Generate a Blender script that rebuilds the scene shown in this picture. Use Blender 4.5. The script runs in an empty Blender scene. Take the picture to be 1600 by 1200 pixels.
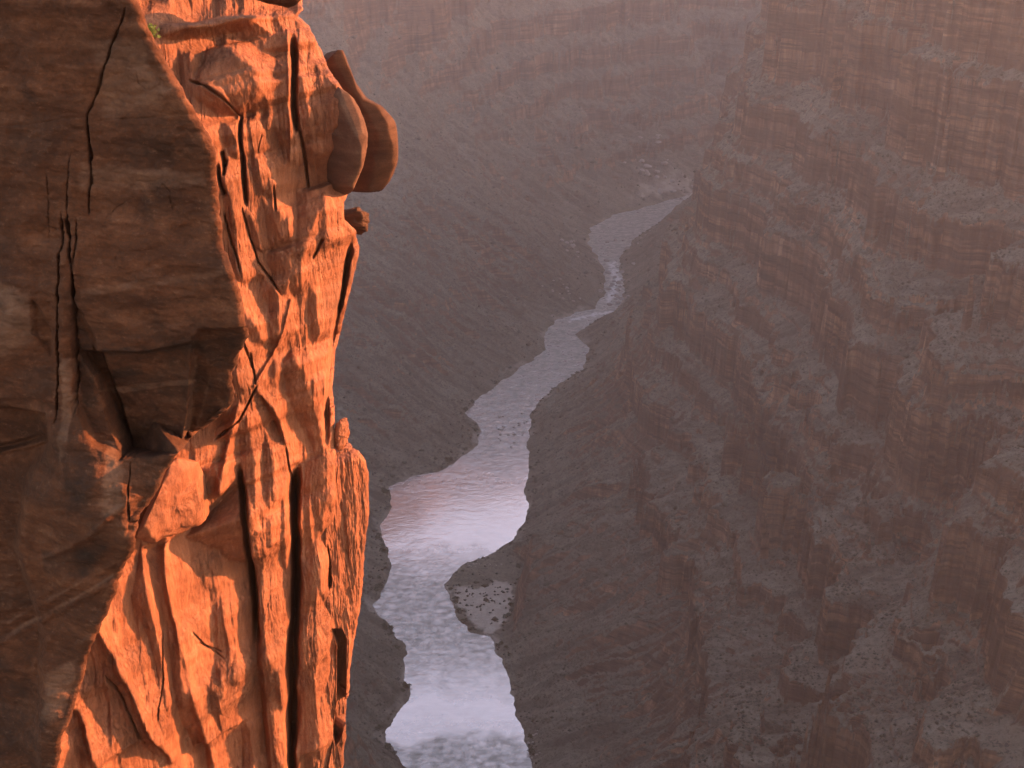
import bpy, math, random
import numpy as np

# ------------------------------------------------------------------ camera, sky, sun, exposure
sc = bpy.context.scene
C = sc.collection
R = math.radians
PITCH, HFOV = R(25.0), R(40.0)
FPX = 800 / math.tan(HFOV / 2)
cam_d = bpy.data.cameras.new('camera')
cam_d.angle = HFOV
cam_d.clip_start = 0.5
cam_d.clip_end = 60000
cam = bpy.data.objects.new('camera', cam_d)
cam.location = (0, 0, 0)
cam.rotation_euler = (math.pi / 2 - PITCH, 0, 0)
C.objects.link(cam)
sc.camera = cam

SUN_EL, SUN_AZ = R(14.0), R(72.0)          # azimuth clockwise from +Y
L = np.array([math.sin(SUN_AZ) * math.cos(SUN_EL), math.cos(SUN_AZ) * math.cos(SUN_EL), math.sin(SUN_EL)])
world = bpy.data.worlds.new('World')
sc.world = world
world.use_nodes = True
wn = world.node_tree.nodes
sky = wn.new('ShaderNodeTexSky')
sky.sky_type = 'NISHITA'
sky.sun_disc = False
sky.sun_elevation = SUN_EL
sky.sun_rotation = SUN_AZ
sky.air_density = 1.0
sky.dust_density = 1.0
sky.ozone_density = 0.3
tint = wn.new('ShaderNodeMix')                # dusty evening air: a little pinker than the clean model sky
tint.data_type = 'RGBA'; tint.blend_type = 'MULTIPLY'
tint.inputs['Factor'].default_value = 1.0
tint.inputs[7].default_value = (1.0, 0.87, 0.83, 1)
world.node_tree.links.new(sky.outputs[0], tint.inputs[6])
world.node_tree.links.new(tint.outputs[2], wn['Background'].inputs[0])
wn['Background'].inputs[1].default_value = 0.15
sun_d = bpy.data.lights.new('sun', 'SUN')
sun_d.energy = 3.9
sun_d.angle = R(0.5)
sun_d.color = (1.0, 0.40, 0.17)
sun = bpy.data.objects.new('sun', sun_d)
from mathutils import Vector
sun.rotation_euler = Vector(L).to_track_quat('Z', 'Y').to_euler()
sun.location = (0, 0, 200)
C.objects.link(sun)
sc.view_settings.view_transform = 'Standard'
sc.view_settings.look = 'None'
sc.view_settings.gamma = 1
sc.view_settings.exposure = 2.4

# ------------------------------------------------------------------ helpers
rng = np.random.default_rng(7)
random.seed(7)
_perm = np.random.default_rng(3).permutation(4096).astype(np.int64)
_g3 = np.random.default_rng(5).normal(size=(4096, 3)); _g3 /= np.linalg.norm(_g3, axis=1)[:, None]
_ga = np.random.default_rng(6).uniform(0, 2 * np.pi, 4096)
_g2 = np.stack([np.cos(_ga), np.sin(_ga)], 1)


def _f(t):
    return t * t * t * (t * (t * 6 - 15) + 10)


def noise2(x, y, seed=0):
    xi = np.floor(x).astype(np.int64); yi = np.floor(y).astype(np.int64)
    xf = x - xi; yf = y - yi
    u, v = _f(xf), _f(yf)

    def g(i, j):
        h = _perm[(_perm[(xi + i + seed * 131) & 4095] + yi + j) & 4095]
        return _g2[h, 0] * (xf - i) + _g2[h, 1] * (yf - j)
    a = g(0, 0); a += u * (g(1, 0) - a)
    b = g(0, 1); b += u * (g(1, 1) - b)
    return 1.5 * (a + v * (b - a))


def noise3(x, y, z, seed=0):
    xi = np.floor(x).astype(np.int64); yi = np.floor(y).astype(np.int64); zi = np.floor(z).astype(np.int64)
    xf, yf, zf = x - xi, y - yi, z - zi
    u, v, w = _f(xf), _f(yf), _f(zf)

    def g(i, j, k):
        h = _perm[(_perm[(_perm[(xi + i + seed * 131) & 4095] + yi + j) & 4095] + zi + k) & 4095]
        return _g3[h, 0] * (xf - i) + _g3[h, 1] * (yf - j) + _g3[h, 2] * (zf - k)

    def pl(k):
        a = g(0, 0, k); a = a + u * (g(1, 0, k) - a)
        b = g(0, 1, k); b = b + u * (g(1, 1, k) - b)
        return a + v * (b - a)
    p = pl(0)
    return 1.5 * (p + w * (pl(1) - p))


def fbm2(x, y, o=4, seed=0, gain=.5):
    s = 0; a = 1.0
    for k in range(o):
        s = s + a * noise2(x * 2 ** k, y * 2 ** k, seed + k * 7); a *= gain
    return s


def ridge2(x, y, o=4, seed=0, gain=.5):
    s = 0; a = 1.0
    for k in range(o):
        s = s + a * (1 - 2 * np.abs(noise2(x * 2 ** k, y * 2 ** k, seed + k * 7))); a *= gain
    return s


def fbm3(x, y, z, o=4, seed=0, gain=.5):
    s = 0; a = 1.0
    for k in range(o):
        s = s + a * noise3(x * 2 ** k, y * 2 ** k, z * 2 ** k, seed + k * 7); a *= gain
    return s


def sstep(e0, e1, x):
    t = np.clip((x - e0) / (e1 - e0), 0, 1)
    return t * t * (3 - 2 * t)


FWD = np.array([0, math.cos(PITCH), -math.sin(PITCH)])
UPV = np.array([0, math.sin(PITCH), math.cos(PITCH)])


def ray(px, py):
    px = np.asarray(px, float); py = np.asarray(py, float)
    X = (px - 800) / FPX; Y = (600 - py) / FPX
    return np.stack([X, FWD[1] + Y * UPV[1], FWD[2] + Y * UPV[2]], -1)


ZW = -900.0


def ground(pts, z=ZW):
    p = np.array(pts, float)
    d = ray(p[:, 0], p[:, 1])
    return (d * (z / d[:, 2])[:, None])[:, :2]


def seg_dist(x, y, poly, closed=False):
    """distance to a polyline and the parameter of the nearest point"""
    P = np.asarray(poly, float)
    if closed:
        P = np.vstack([P, P[:1]])
    best = np.full(x.shape, 1e30); par = np.zeros(x.shape)
    for i in range(len(P) - 1):
        ax, ay = P[i]; bx, by = P[i + 1]
        dx, dy = bx - ax, by - ay
        l2 = dx * dx + dy * dy + 1e-12
        t = np.clip(((x - ax) * dx + (y - ay) * dy) / l2, 0, 1)
        d = (x - ax - t * dx) ** 2 + (y - ay - t * dy) ** 2
        m = d < best
        best = np.where(m, d, best); par = np.where(m, i + t, par)
    return np.sqrt(best), par


def in_poly(x, y, poly):
    P = np.asarray(poly, float)
    r = np.zeros(x.shape, bool)
    j = len(P) - 1
    for i in range(len(P)):
        xi, yi = P[i]; xj, yj = P[j]
        c = ((yi > y) != (yj > y)) & (x < (xj - xi) * (y - yi) / (yj - yi + 1e-12) + xi)
        r ^= c
        j = i
    return r


def sdf_poly(x, y, poly):
    d, _ = seg_dist(x, y, poly, True)
    return np.where(in_poly(x, y, poly), -d, d)


def mesh_np(name, co, faces, mat=None, smooth=True, attrs=None, parent=None):
    """one mesh object from numpy arrays; faces is (n,4) or (n,3)"""
    me = bpy.data.meshes.new(name)
    n, k = faces.shape
    me.vertices.add(len(co)); me.vertices.foreach_set('co', co.astype(np.float32).ravel())
    me.loops.add(n * k); me.loops.foreach_set('vertex_index', faces.astype(np.int32).ravel())
    me.polygons.add(n)
    me.polygons.foreach_set('loop_start', np.arange(0, n * k, k, dtype=np.int32))
    me.polygons.foreach_set('use_smooth', np.full(n, smooth))
    if attrs:
        for an, av in attrs.items():
            a = me.attributes.new(an, 'FLOAT', 'POINT'); a.data.foreach_set('value', av.astype(np.float32).ravel())
    me.update(calc_edges=True); me.validate()
    if mat:
        me.materials.append(mat)
    o = bpy.data.objects.new(name, me)
    C.objects.link(o)
    if parent:
        o.parent = parent
    return o


def grid_faces(nr, nc, close=False):
    i = np.arange(nr - 1)[:, None]; j = np.arange(nc if close else nc - 1)[None, :]
    j2 = (j + 1) % nc
    return np.stack([i * nc + j, i * nc + j2, (i + 1) * nc + j2, (i + 1) * nc + j], -1).reshape(-1, 4)


def tag(o, label=None, cat=None, group=None, kind=None):
    if label: o['label'] = label
    if cat: o['category'] = cat
    if group: o['group'] = group
    if kind: o['kind'] = kind
    return o


# ------------------------------------------------------------------ materials
class NT:
    def __init__(self, name):
        self.m = bpy.data.materials.new(name); self.m.use_nodes = True
        self.t = self.m.node_tree; self.t.nodes.clear()
        self.out = self.t.nodes.new('ShaderNodeOutputMaterial')

    def n(self, typ, **kw):
        nd = self.t.nodes.new('ShaderNode' + typ)
        for k, v in kw.items():
            if k.startswith('i_'):
                key = k[2:]
                key = int(key) if key.isdigit() else key.replace('_', ' ')
                s = nd.inputs[key]
                if hasattr(v, 'links') or isinstance(v, bpy.types.NodeSocket):
                    self.t.links.new(v, s)
                else:
                    s.default_value = v
            else:
                setattr(nd, k, v)
        return nd

    def link(self, a, b):
        self.t.links.new(a, b)

    def coords(self, scale=(1, 1, 1), rot=(0, 0, 0)):
        tc = self.n('TexCoord')
        mp = self.n('Mapping', i_Vector=tc.outputs['Object'], i_Scale=scale, i_Rotation=rot)
        return mp.outputs[0]

    def noise(self, vec, scale, detail=6, rough=.55, dist=0.0):
        return self.n('TexNoise', i_Vector=vec, i_Scale=scale, i_Detail=detail, i_Roughness=rough, i_Distortion=dist).outputs[0]

    def ramp(self, fac, stops, interp='LINEAR'):
        r = self.n('ValToRGB', i_Fac=fac)
        e = r.color_ramp.elements
        r.color_ramp.interpolation = interp
        while len(e) < len(stops):
            e.new(.5)
        for el, (p, c) in zip(e, stops):
            el.position = p
            el.color = (c, c, c, 1) if isinstance(c, (int, float)) else (*c, 1)
        return r.outputs[0]

    def mix(self, fac, a, b, blend='MIX'):
        m = self.n('Mix', data_type='RGBA', blend_type=blend)
        for s, v in ((m.inputs['Factor'], fac), (m.inputs[6], a), (m.inputs[7], b)):
            if isinstance(v, bpy.types.NodeSocket):
                self.link(v, s)
            elif isinstance(v, (int, float)):
                s.default_value = v
            else:
                s.default_value = (*v, 1)
        return m.outputs[2]

    def math(self, op, a, b=0.0, clamp=False):
        m = self.n('Math', operation=op, use_clamp=clamp)
        for s, v in ((m.inputs[0], a), (m.inputs[1], b)):
            if isinstance(v, bpy.types.NodeSocket): self.link(v, s)
            else: s.default_value = v
        return m.outputs[0]

    def bump(self, h, strength=.5, dist=.1, normal=None):
        b = self.n('Bump', i_Height=h, i_Strength=strength, i_Distance=dist)
        if normal: self.link(normal, b.inputs['Normal'])
        return b.outputs[0]

    def bsdf(self, col, rough=.9, normal=None, spec=.2, metal=0.0):
        p = self.n('BsdfPrincipled')
        for s, v in (('Base Color', col), ('Roughness', rough), ('Specular IOR Level', spec), ('Metallic', metal)):
            if isinstance(v, bpy.types.NodeSocket): self.link(v, p.inputs[s])
            elif isinstance(v, tuple): p.inputs[s].default_value = (*v, 1)
            else: p.inputs[s].default_value = v
        if normal: self.link(normal, p.inputs['Normal'])
        self.link(p.outputs[0], self.out.inputs['Surface'])
        return p


def mat_terrain():
    t = NT('canyon_rock')
    g = t.n('NewGeometry')
    sep = t.n('SeparateXYZ', i_Vector=g.outputs['Normal'])
    big = t.noise(t.coords(), .012, 5, .6)
    fine = t.noise(t.coords(), .12, 6, .65)
    streak = t.noise(t.coords((1, 1, .08)), .12, 6, .65)
    band = t.noise(t.coords((.08, .08, 1)), .10, 5, .65)
    speck = t.noise(t.coords(), .35, 3, .7)
    cliff = t.ramp(streak, [(.30, (.055, .029, .018)), (.44, (.15, .081, .048)), (.58, (.245, .138, .083)), (.76, (.42, .26, .165))])
    cliff = t.mix(t.ramp(band, [(.42, 0.0), (.52, .7)]), cliff, (.052, .031, .023))
    cliff = t.mix(t.ramp(big, [(.42, 0.0), (.65, .5)]), cliff, (.115, .069, .048))
    talus = t.ramp(fine, [(.3, (.085, .072, .053)), (.5, (.135, .116, .087)), (.7, (.185, .158, .12))])
    talus = t.mix(t.ramp(band, [(.5, 0.0), (.7, .45)]), talus, (.095, .062, .044))
    talus = t.mix(t.ramp(speck, [(.54, 0.0), (.60, .8)]), talus, (.026, .024, .017))
    deb = t.noise(t.coords(), .9, 3, .7)
    talus = t.mix(t.ramp(deb, [(.58, 0.0), (.66, .6)]), talus, (.23, .19, .15))
    talus = t.mix(t.ramp(big, [(.45, 0.0), (.7, .5)]), talus, (.078, .058, .044))
    sl = t.math('ADD', sep.outputs[2], t.math('MULTIPLY', t.math('SUBTRACT', fine, .5), .4))
    col = t.mix(t.ramp(sl, [(.52, 0.0), (.60, 1.0)]), cliff, talus)
    thin = t.noise(t.coords((.06, .06, 1)), .26, 6, .62, .5)
    col = t.mix(t.math('MULTIPLY', t.ramp(thin, [(.36, .6), (.46, 0.0)]), t.ramp(sl, [(.5, 1.0), (.8, .25)])), col, (.034, .022, .017))
    col = t.mix(t.math('MULTIPLY', t.ramp(thin, [(.58, 0.0), (.70, .3)]), t.ramp(sl, [(.5, 1.0), (.8, .3)])), col, (.24, .165, .115))
    tc = t.n('TexCoord')
    m1 = t.n('Mapping', i_Vector=tc.outputs['Object'], i_Rotation=(0, 0, R(14.5)))
    m2 = t.n('Mapping', i_Vector=m1.outputs[0], i_Scale=(.14, 1, .14))
    fall = t.noise(m2.outputs[0], .06, 6, .68)
    col = t.mix(t.math('MULTIPLY', t.ramp(fall, [(.48, 0.0), (.62, .65)]), t.ramp(sl, [(.5, 0.0), (.7, 1.0)])), col, (.036, .027, .021))
    col = t.mix(t.math('MULTIPLY', t.ramp(fall, [(.34, .5), (.46, 0.0)]), t.ramp(sl, [(.5, 0.0), (.7, 1.0)])), col, (.17, .135, .105))
    at = t.n('Attribute', attribute_name='sand')
    sand = t.ramp(fine, [(.3, (.27, .215, .18)), (.7, (.40, .33, .28))])
    col = t.mix(at.outputs['Fac'], col, sand)
    nm = t.bump(streak, .35, 5.0)
    nm = t.bump(band, .8, 5.0, nm)
    nm = t.bump(thin, .7, 2.5, nm)
    nm = t.bump(speck, .6, 1.6, nm)
    nm = t.bump(deb, .7, .9, nm)
    t.bsdf(col, .95, nm, .05)
    return t.m


def mat_water():
    t = NT('river_water')
    at = t.n('Attribute', attribute_name='rapid').outputs['Fac']
    fo = t.n('Attribute', attribute_name='foam').outputs['Fac']
    c1 = t.coords((.5, 1, 1), (0, 0, .2))
    n1 = t.noise(c1, .10, 6, .62, 1.2)
    n2 = t.noise(c1, .035, 5, .6, .8)
    stre = t.noise(t.coords((.35, 1, 1), (0, 0, .25)), .07, 7, .66, 2.6)
    nm = t.bump(n1, t.math('ADD', t.math('MULTIPLY', at, .75), .05), 1.6)
    nm = t.bump(n2, t.math('ADD', t.math('MULTIPLY', at, .55), .03), 3.0, nm)
    calm = t.ramp(stre, [(.35, (.66, .54, .525)), (.65, (.74, .61, .59))])
    rap = t.ramp(stre, [(.36, (.12, .12, .105)), (.5, (.19, .182, .164)), (.68, (.34, .31, .295))])
    col = t.mix(at, calm, rap)
    col = t.mix(fo, col, (.55, .52, .53))
    rough = t.math('ADD', t.math('MULTIPLY', at, .30), .08)
    met = t.math('SUBTRACT', .80, t.math('MULTIPLY', at, .62))
    t.bsdf(col, rough, nm, .5, met)
    return t.m


def mat_sandstone(name, tones, varnish, stain_shade=False, *, band_rot=0.0, streak=(1, 1, .18), sscale=2.2, var_amt=.6, bump=.5, grain=26., band_amt=.5, bband=.6, crease=0.0, speckle=False, rgh=.92, spc=.12):
    t = NT(name)
    off = (0, 0, 0)
    fl = t.noise(t.coords(streak), sscale, 8, .62, .8)
    bandv = t.noise(t.coords((.22, .22, 2.4), (band_rot, 0.0, 0)), 1.5, 6, .6, .6)
    big = t.noise(t.coords(), .45, 6, .62, .4)
    mid = t.noise(t.coords(), 2.6, 8, .66)
    gr = t.noise(t.coords(), grain, 4, .7)
    col = t.ramp(fl, [(.28, tones[0]), (.45, tones[1]), (.58, tones[2]), (.74, tones[3])])
    col = t.mix(t.ramp(bandv, [(.40, 0.0), (.60, band_amt)]), col, tones[0])
    m = t.math('MULTIPLY', t.ramp(big, [(.47, 0.0), (.62, 1.0)]), t.ramp(mid, [(.38, .25), (.62, 1.0)]))
    col = t.mix(t.math('MULTIPLY', m, var_amt), col, varnish)
    col = t.mix(t.ramp(gr, [(.36, .55), (.60, 0.0)]), col, t.mix(.5, col, (.03, .02, .015)))
    if stain_shade:
        sa = t.n('Attribute', attribute_name='stain_shade').outputs['Fac']
        sv = t.math('ADD', sa, t.math('MULTIPLY', t.math('SUBTRACT', mid, .5), t.math('MULTIPLY', t.math('ABSOLUTE', sa), 2.2)))
        col = t.mix(t.ramp(sv, [(.12, 0.0), (.75, .92)]), col, (.022, .0135, .0095))
        col = t.mix(t.ramp(t.math('MULTIPLY', sv, -1.0), [(.12, 0.0), (.8, .85)]), col, (.23, .125, .075))
    nm = t.bump(fl, bump, .10)
    nm = t.bump(bandv, bump * bband, .06, nm)
    if crease:
        cr = t.noise(t.coords((1, 1, .14)), 9.0, 5, .6, 1.2)
        ln = t.ramp(t.math('ABSOLUTE', t.math('SUBTRACT', cr, .5)), [(0.0, 0.0), (.035, 1.0)])
        ln = t.math('MAXIMUM', ln, t.ramp(big, [(.40, 1.0), (.60, .15)]))
        col = t.mix(t.math('SUBTRACT', 1.0, ln), col, t.mix(crease, col, (.06, .03, .018)))
        nm = t.bump(ln, .8, .03, nm)
    nm = t.bump(mid, bump, .05, nm)
    if speckle:
        sp = t.noise(t.coords((1, 1, 1.5)), 9.0, 8, .78)
        col = t.mix(t.ramp(sp, [(.38, .4), (.50, 0.0)]), col, t.mix(.6, col, (.012, .008, .006)))
        col = t.mix(t.ramp(sp, [(.56, 0.0), (.70, .35)]), col, (.26, .135, .075))
        nm = t.bump(sp, .6, .05, nm)
    nm = t.bump(gr, .5, .016, nm)
    t.bsdf(col, rgh, nm, spc)
    return t.m


M_TERR = mat_terrain()
M_WATER = mat_water()
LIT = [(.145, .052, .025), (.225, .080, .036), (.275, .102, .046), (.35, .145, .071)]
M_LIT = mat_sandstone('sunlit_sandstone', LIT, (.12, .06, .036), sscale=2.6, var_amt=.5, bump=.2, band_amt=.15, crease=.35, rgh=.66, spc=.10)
SH = [(.052, .0175, .007), (.095, .033, .0135), (.124, .046, .020), (.165, .067, .031)]  # shaded copy of the cliff's sandstone, buttress shade put into darker tones
M_SHADE = mat_sandstone('shaded_sandstone', SH, (.030, .016, .010), True, band_rot=.0, streak=(.8, .8, 1.2), sscale=2.6, var_amt=.8, bump=.45, band_amt=.6, bband=.3, speckle=True)
M_SLAB = mat_sandstone('red_brown_sandstone', [(.04, .017, .0085), (.068, .03, .015), (.092, .042, .021), (.125, .058, .031)], (.035, .018, .011), streak=(.5, .5, 2.0), sscale=1.2, var_amt=.7, bump=.45, band_rot=.35)


M_TAN = mat_sandstone('grey_brown_sandstone', [(.075, .034, .018), (.115, .055, .031), (.145, .073, .042), (.18, .098, .058)], (.05, .03, .02), streak=(.6, .6, 1.0), sscale=1.6, var_amt=.7, bump=.35, bband=.2)


def mat_plain(name, a, b, scale=.5, rough=.9, bump=.3, bd=.1):
    t = NT(name)
    n = t.noise(t.coords(), scale, 5, .6)
    t.bsdf(t.ramp(n, [(.3, a), (.7, b)]), rough, t.bump(n, bump, bd), .1)
    return t.m


M_BUSH = mat_plain('dark_shrub_leaves', (.022, .028, .014), (.05, .058, .028), .6)
M_SCRUB = mat_plain('grey_scrub', (.045, .042, .03), (.085, .075, .055), .05)
M_BOULD = mat_plain('pale_boulder', (.16, .13, .115), (.36, .31, .28), .3)
M_TUFT = mat_plain('yellow_green_leaves', (.22, .19, .03), (.35, .30, .06), 3.)
M_TWIG = mat_plain('dry_twig', (.10, .07, .045), (.16, .12, .08), 6.)

# ------------------------------------------------------------------ river banks (seen reach traced, then laid out on the water level)
LB = [(650, 1260), (638, 1200), (600, 1160), (606, 1130), (632, 1100), (640, 1075), (628, 1050), (634, 1010), (605, 972), (585, 945),
      (600, 920), (608, 880), (602, 850), (597, 820), (612, 792), (608, 762), (640, 746), (688, 738), (720, 715), (742, 697), (752, 676), (740, 655),
      (727, 645), (750, 622), (775, 603), (800, 586), (830, 566), (852, 547), (850, 520), (868, 502), (892, 492), (928, 482), (946, 458), (944, 425),
      (936, 404), (918, 380), (922, 357), (958, 336), (1014, 322), (1060, 309), (1110, 294)]
RB = [(836, 1260), (828, 1200), (822, 1150), (803, 1100), (796, 1060), (772, 1012), (766, 995), (738, 986), (706, 950), (696, 912), (722, 884), (762, 870),
      (800, 842), (824, 802), (820, 770), (826, 740), (822, 690), (830, 642), (862, 608), (914, 576), (919, 545), (900, 522), (936, 498),
      (962, 486), (974, 470), (974, 440), (966, 408), (988, 376), (1042, 338), (1092, 306), (1135, 297)]
GL, GR = ground(LB), ground(RB)
pre_l = [(60, -900), (25, -400), (20, 0), (5, 300), (-70, 550), (-125, 760), (-130, 900)]
pre_r = [(210, -900), (170, -400), (150, 0), (120, 300), (45, 550), (-10, 760), (0, 900)]
post_l = [(640, 3140), (1000, 3260), (1450, 3120), (1900, 2600), (2200, 1800), (2600, 400), (2800, -2000)]  # unseen downstream bend, shaped to keep low sun out of the far canyon
post_r = [(660, 3030), (980, 3120), (1370, 3000), (1780, 2520), (2080, 1770), (2480, 380), (2680, -2000)]
BL = np.vstack([pre_l, GL, post_l]); BR = np.vstack([pre_r, GR, post_r])
RIVER_POLY = np.vstack([BL, BR[::-1]])


def river_dist(x, y):
    dl, _ = seg_dist(x, y, BL); dr, _ = seg_dist(x, y, BR)
    ins = in_poly(x, y, RIVER_POLY)
    d = np.minimum(dl, dr)
    return np.where(ins, -d, d), dr < dl


PR_D = np.array([0, 14, 60, 150, 172, 176, 230, 233, 268, 273, 318, 321, 366, 372, 400, 402, 446, 450, 508, 516, 540, 546, 580, 586, 660, 668, 760, 768, 860, 1000, 2200, 9000.])
PR_H = np.array([0, 6, 40, 104, 118, 160, 190, 210, 226, 282, 304, 320, 342, 404, 420, 440, 462, 510, 536, 622, 634, 706, 724, 800, 830, 876, 908, 950, 985, 1000, 1010, 1010.])
PL_D = np.array([0, 14, 80, 250, 470, 480, 520, 640, 655, 800, 830, 1000, 1100, 2500, 9000.])
PL_H = np.array([0, 5, 40, 152, 300, 335, 356, 430, 500, 570, 690, 760, 860, 880, 900.])
PF_D = np.array([0, 20, 110, 116, 170, 176, 240, 246, 300, 306, 360, 368, 440, 448, 500, 520, 570, 590, 700, 900, 1500, 9000.])
PF_H = np.array([0, 8, 56, 82, 108, 132, 164, 200, 226, 262, 290, 336, 372, 460, 500, 680, 720, 900, 1000, 1120, 1180, 1180.])  # upper steps out of view, made high and steep to block the sun


SPURS = [((470, 1110), (318, 1030), 75, 45), ((420, 1330), (240, 1245), 75, 45), ((330, 1180), (188, 1118), 60, 30), ((430, 900), (262, 842), 65, 40),
         ((520, 1560), (330, 1480), 80, 50), ((420, 1720), (250, 1650), 80, 45), ((330, 980), (300, 1090), 30, -45), ((250, 1380), (270, 1120), 24, -35)]


def terrain(x, y):
    d, right = river_dist(x, y)
    jag = 5.0 * fbm2(x / 34, y / 34, 4, 11)
    d0 = d + jag * sstep(-30, 5, d)
    far = sstep(0, 1, (d0 - 20) / 160)
    w1 = fbm2(x / 420 + 3.1, y / 420, 4, 21)
    w2 = ridge2(x / 170, y / 170, 4, 31)
    w3 = ridge2(x / 46, y / 46, 4, 41, .55)
    w4 = ridge2(x / 15, y / 15, 3, 47, .55)
    # right wall
    k = np.interp(y, [-500, 700, 1150, 1500, 1900, 2150, 2400, 2700, 3200], [1, 1, 1.1, 1.5, 2.6, 3.3, 2.8, 1.4, 1])
    w1s = fbm2(x / 420 + 3.1, y / 420, 2, 21); w2s = ridge2(x / 170, y / 170, 2, 31)
    ns = far * (9 * (w3 - .5) + 3.4 * (w4 - .5) + 34 * (w1 - w1s) + 20 * (w2 - w2s - .25))   # small breaks of the cliff edges, kept off the benches
    dr = d0 + (k - 1) * np.maximum(d0 - 120, 0) + far * (56 * w1s + 30 * (w2s - .45)) + ns
    for (ax, ay), (bx, by), wd_, am in SPURS:      # rock spurs standing out from the wall, with blunt corners
        sdist, _ = seg_dist(x + 9 * w3, y + 9 * w4, [(ax, ay), (bx, by)])
        dr = dr + far * am * np.clip(1.25 * (1 - sdist / wd_), 0, 1)
    hr = np.interp(np.maximum(dr, 0), PR_D, PR_H) - .52 * ns * sstep(0, 40, dr)
    # left talus and far wall
    kl = np.interp(y, [-200, 30, 90, 400, 900, 1300], [40, 30, 9, 5, 2.5, 1])
    dl = d0 * kl + far * sstep(600, 1300, y) * (50 * w1 + 15 * (w2 - .6) + 5 * (w3 - .5) + 1.5 * (w4 - .5))
    hl = np.interp(np.maximum(dl, 0), PL_D, PL_H)
    fw = sstep(2650, 3050, y)
    df = d0 + far * (90 * w1 + 30 * (w2 - .6) + 11 * (w3 - .5) + 3 * (w4 - .5))
    hf = np.interp(np.maximum(df, 0), PF_D, PF_H)
    hl = hl * (1 - fw) + hf * fw
    h = np.where(right, hr, hl)
    # thin strata: small steps in the steeper ground
    amt = sstep(120, 200, h)
    ph = h / 13.0 + .6 * w1 + .12 * w3
    h = h + amt * 3.2 * (ph - np.floor(ph) - .5) * -1 * .9 + amt * 0
    rough = .9 * fbm2(x / 14, y / 14, 4, 61, .6) + .9 * (w4 - .6)
    h = h + np.clip(d0 / 25, 0, 1) * rough + .8 * np.clip(d0 / 8, 0, 1)
    qa, pa = .25 * x + .97 * y, .97 * x - .25 * y
    gul = .6 * ridge2((qa + 14 * w1 * 2) / 34, (pa + 20 * w2) / 260, 4, 66, .6) + .9 * ridge2((qa + 50 * w1) / 110, (pa + 40 * w1) / 420, 3, 67, .5) - .4
    h = h + sstep(15, 90, d0) * sstep(260, 120, h) * 13 * (gul - .6)
    h = np.where(d0 < 0, np.maximum(-6, d0 * .5), h)
    return ZW + h, d0, right


SANDBAR = ground([(700, 902), (724, 888), (764, 872), (800, 880), (832, 900), (806, 908), (800, 950), (788, 985), (772, 1000), (738, 984), (708, 948)])

# polar sheet about the overlook: fine where the valley is seen, coarse elsewhere
th = np.concatenate([np.linspace(-95, -23, 70, endpoint=False), np.linspace(-23, 23, 1000), np.linspace(23, 110, 91)[1:]])
rr = np.concatenate([np.geomspace(18, 690, 130, endpoint=False), np.geomspace(690, 2300, 1250, endpoint=False), np.geomspace(2300, 3400, 260, endpoint=False), np.geomspace(3400, 4600, 150, endpoint=False), np.geomspace(4600, 8800, 40)])
TH, RR = np.meshgrid(np.radians(th), rr)
GX, GY = RR * np.sin(TH), RR * np.cos(TH)
GZ, GD, GRT = terrain(GX, GY)
sd = sdf_poly(GX, GY, SANDBAR)
sd_n = sd + 4 * fbm2(GX / 16, GY / 16, 3, 71)
flat = sstep(22, 0, sd)
GZ = np.where(GD > 0, GZ * (1 - flat) + (ZW + .5 + 2.2 * np.clip((-sd + 20) / 40, 0, 1)) * flat, GZ)
inner = sdf_poly(GX, GY, ground([(712, 915), (740, 925), (775, 912), (800, 915), (796, 948), (784, 978), (771, 994), (742, 978), (716, 944)]))
GSAND = sstep(3, -2, inner + 5 * fbm2(GX / 14, GY / 14, 3, 72))
bar2 = sdf_poly(GX, GY, ground([(955, 290), (1010, 280), (1080, 292), (1060, 306), (1000, 314), (960, 318)]))
GSAND = np.maximum(GSAND, sstep(10, -10, bar2 + 26 * fbm2(GX / 26, GY / 26, 3, 73)) * .7 * sstep(60, 25, GD + 20 * fbm2(GX / 40, GY / 40, 2, 74)))
shore = sstep(10, 1, GD + 9 * fbm2(GX / 22, GY / 22, 3, 76)) * sstep(-.1, .5, fbm2(GX / 70, GY / 70, 2, 77)) * (GD > -3)
GSAND = np.maximum(GSAND, .6 * shore)
co = np.stack([GX, GY, GZ], -1).reshape(-1, 3)
F = grid_faces(len(rr), len(th))
fx, fy = GX.ravel()[F].mean(1), GY.ravel()[F].mean(1)
fright = GRT.ravel()[F].sum(1) >= 2
cls = np.where(fright, 0, np.where(fy > 2950 + .35 * (-fx), 2, 1))


def sub(name, m, label, cat):
    f = F[m]
    used, inv = np.unique(f.ravel(), return_inverse=True)
    o = mesh_np(name, co[used], inv.reshape(-1, 4), M_TERR, True, {'sand': GSAND.ravel()[used]})
    return tag(o, label, cat, kind='structure')


sub('canyon_wall', cls == 0, 'stepped brown canyon wall of cliffs and ledges rising on the side of the river opposite the sunlit rock', 'canyon wall')
sub('talus_slope', cls == 1, 'smooth dusky talus slope falling to the river behind the sunlit cliff', 'slope')
sub('hills', cls == 2, 'hazy purple canyon wall closing the valley beyond the last river bend', 'far canyon wall')

# river: one sheet a little wider than the channel
nrw = 520


def resample(P, n):
    P = np.asarray(P); s = np.concatenate([[0], np.cumsum(np.hypot(*np.diff(P, axis=0).T))])
    t = np.linspace(0, s[-1], n)
    return np.stack([np.interp(t, s, P[:, 0]), np.interp(t, s, P[:, 1])], 1)


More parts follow.
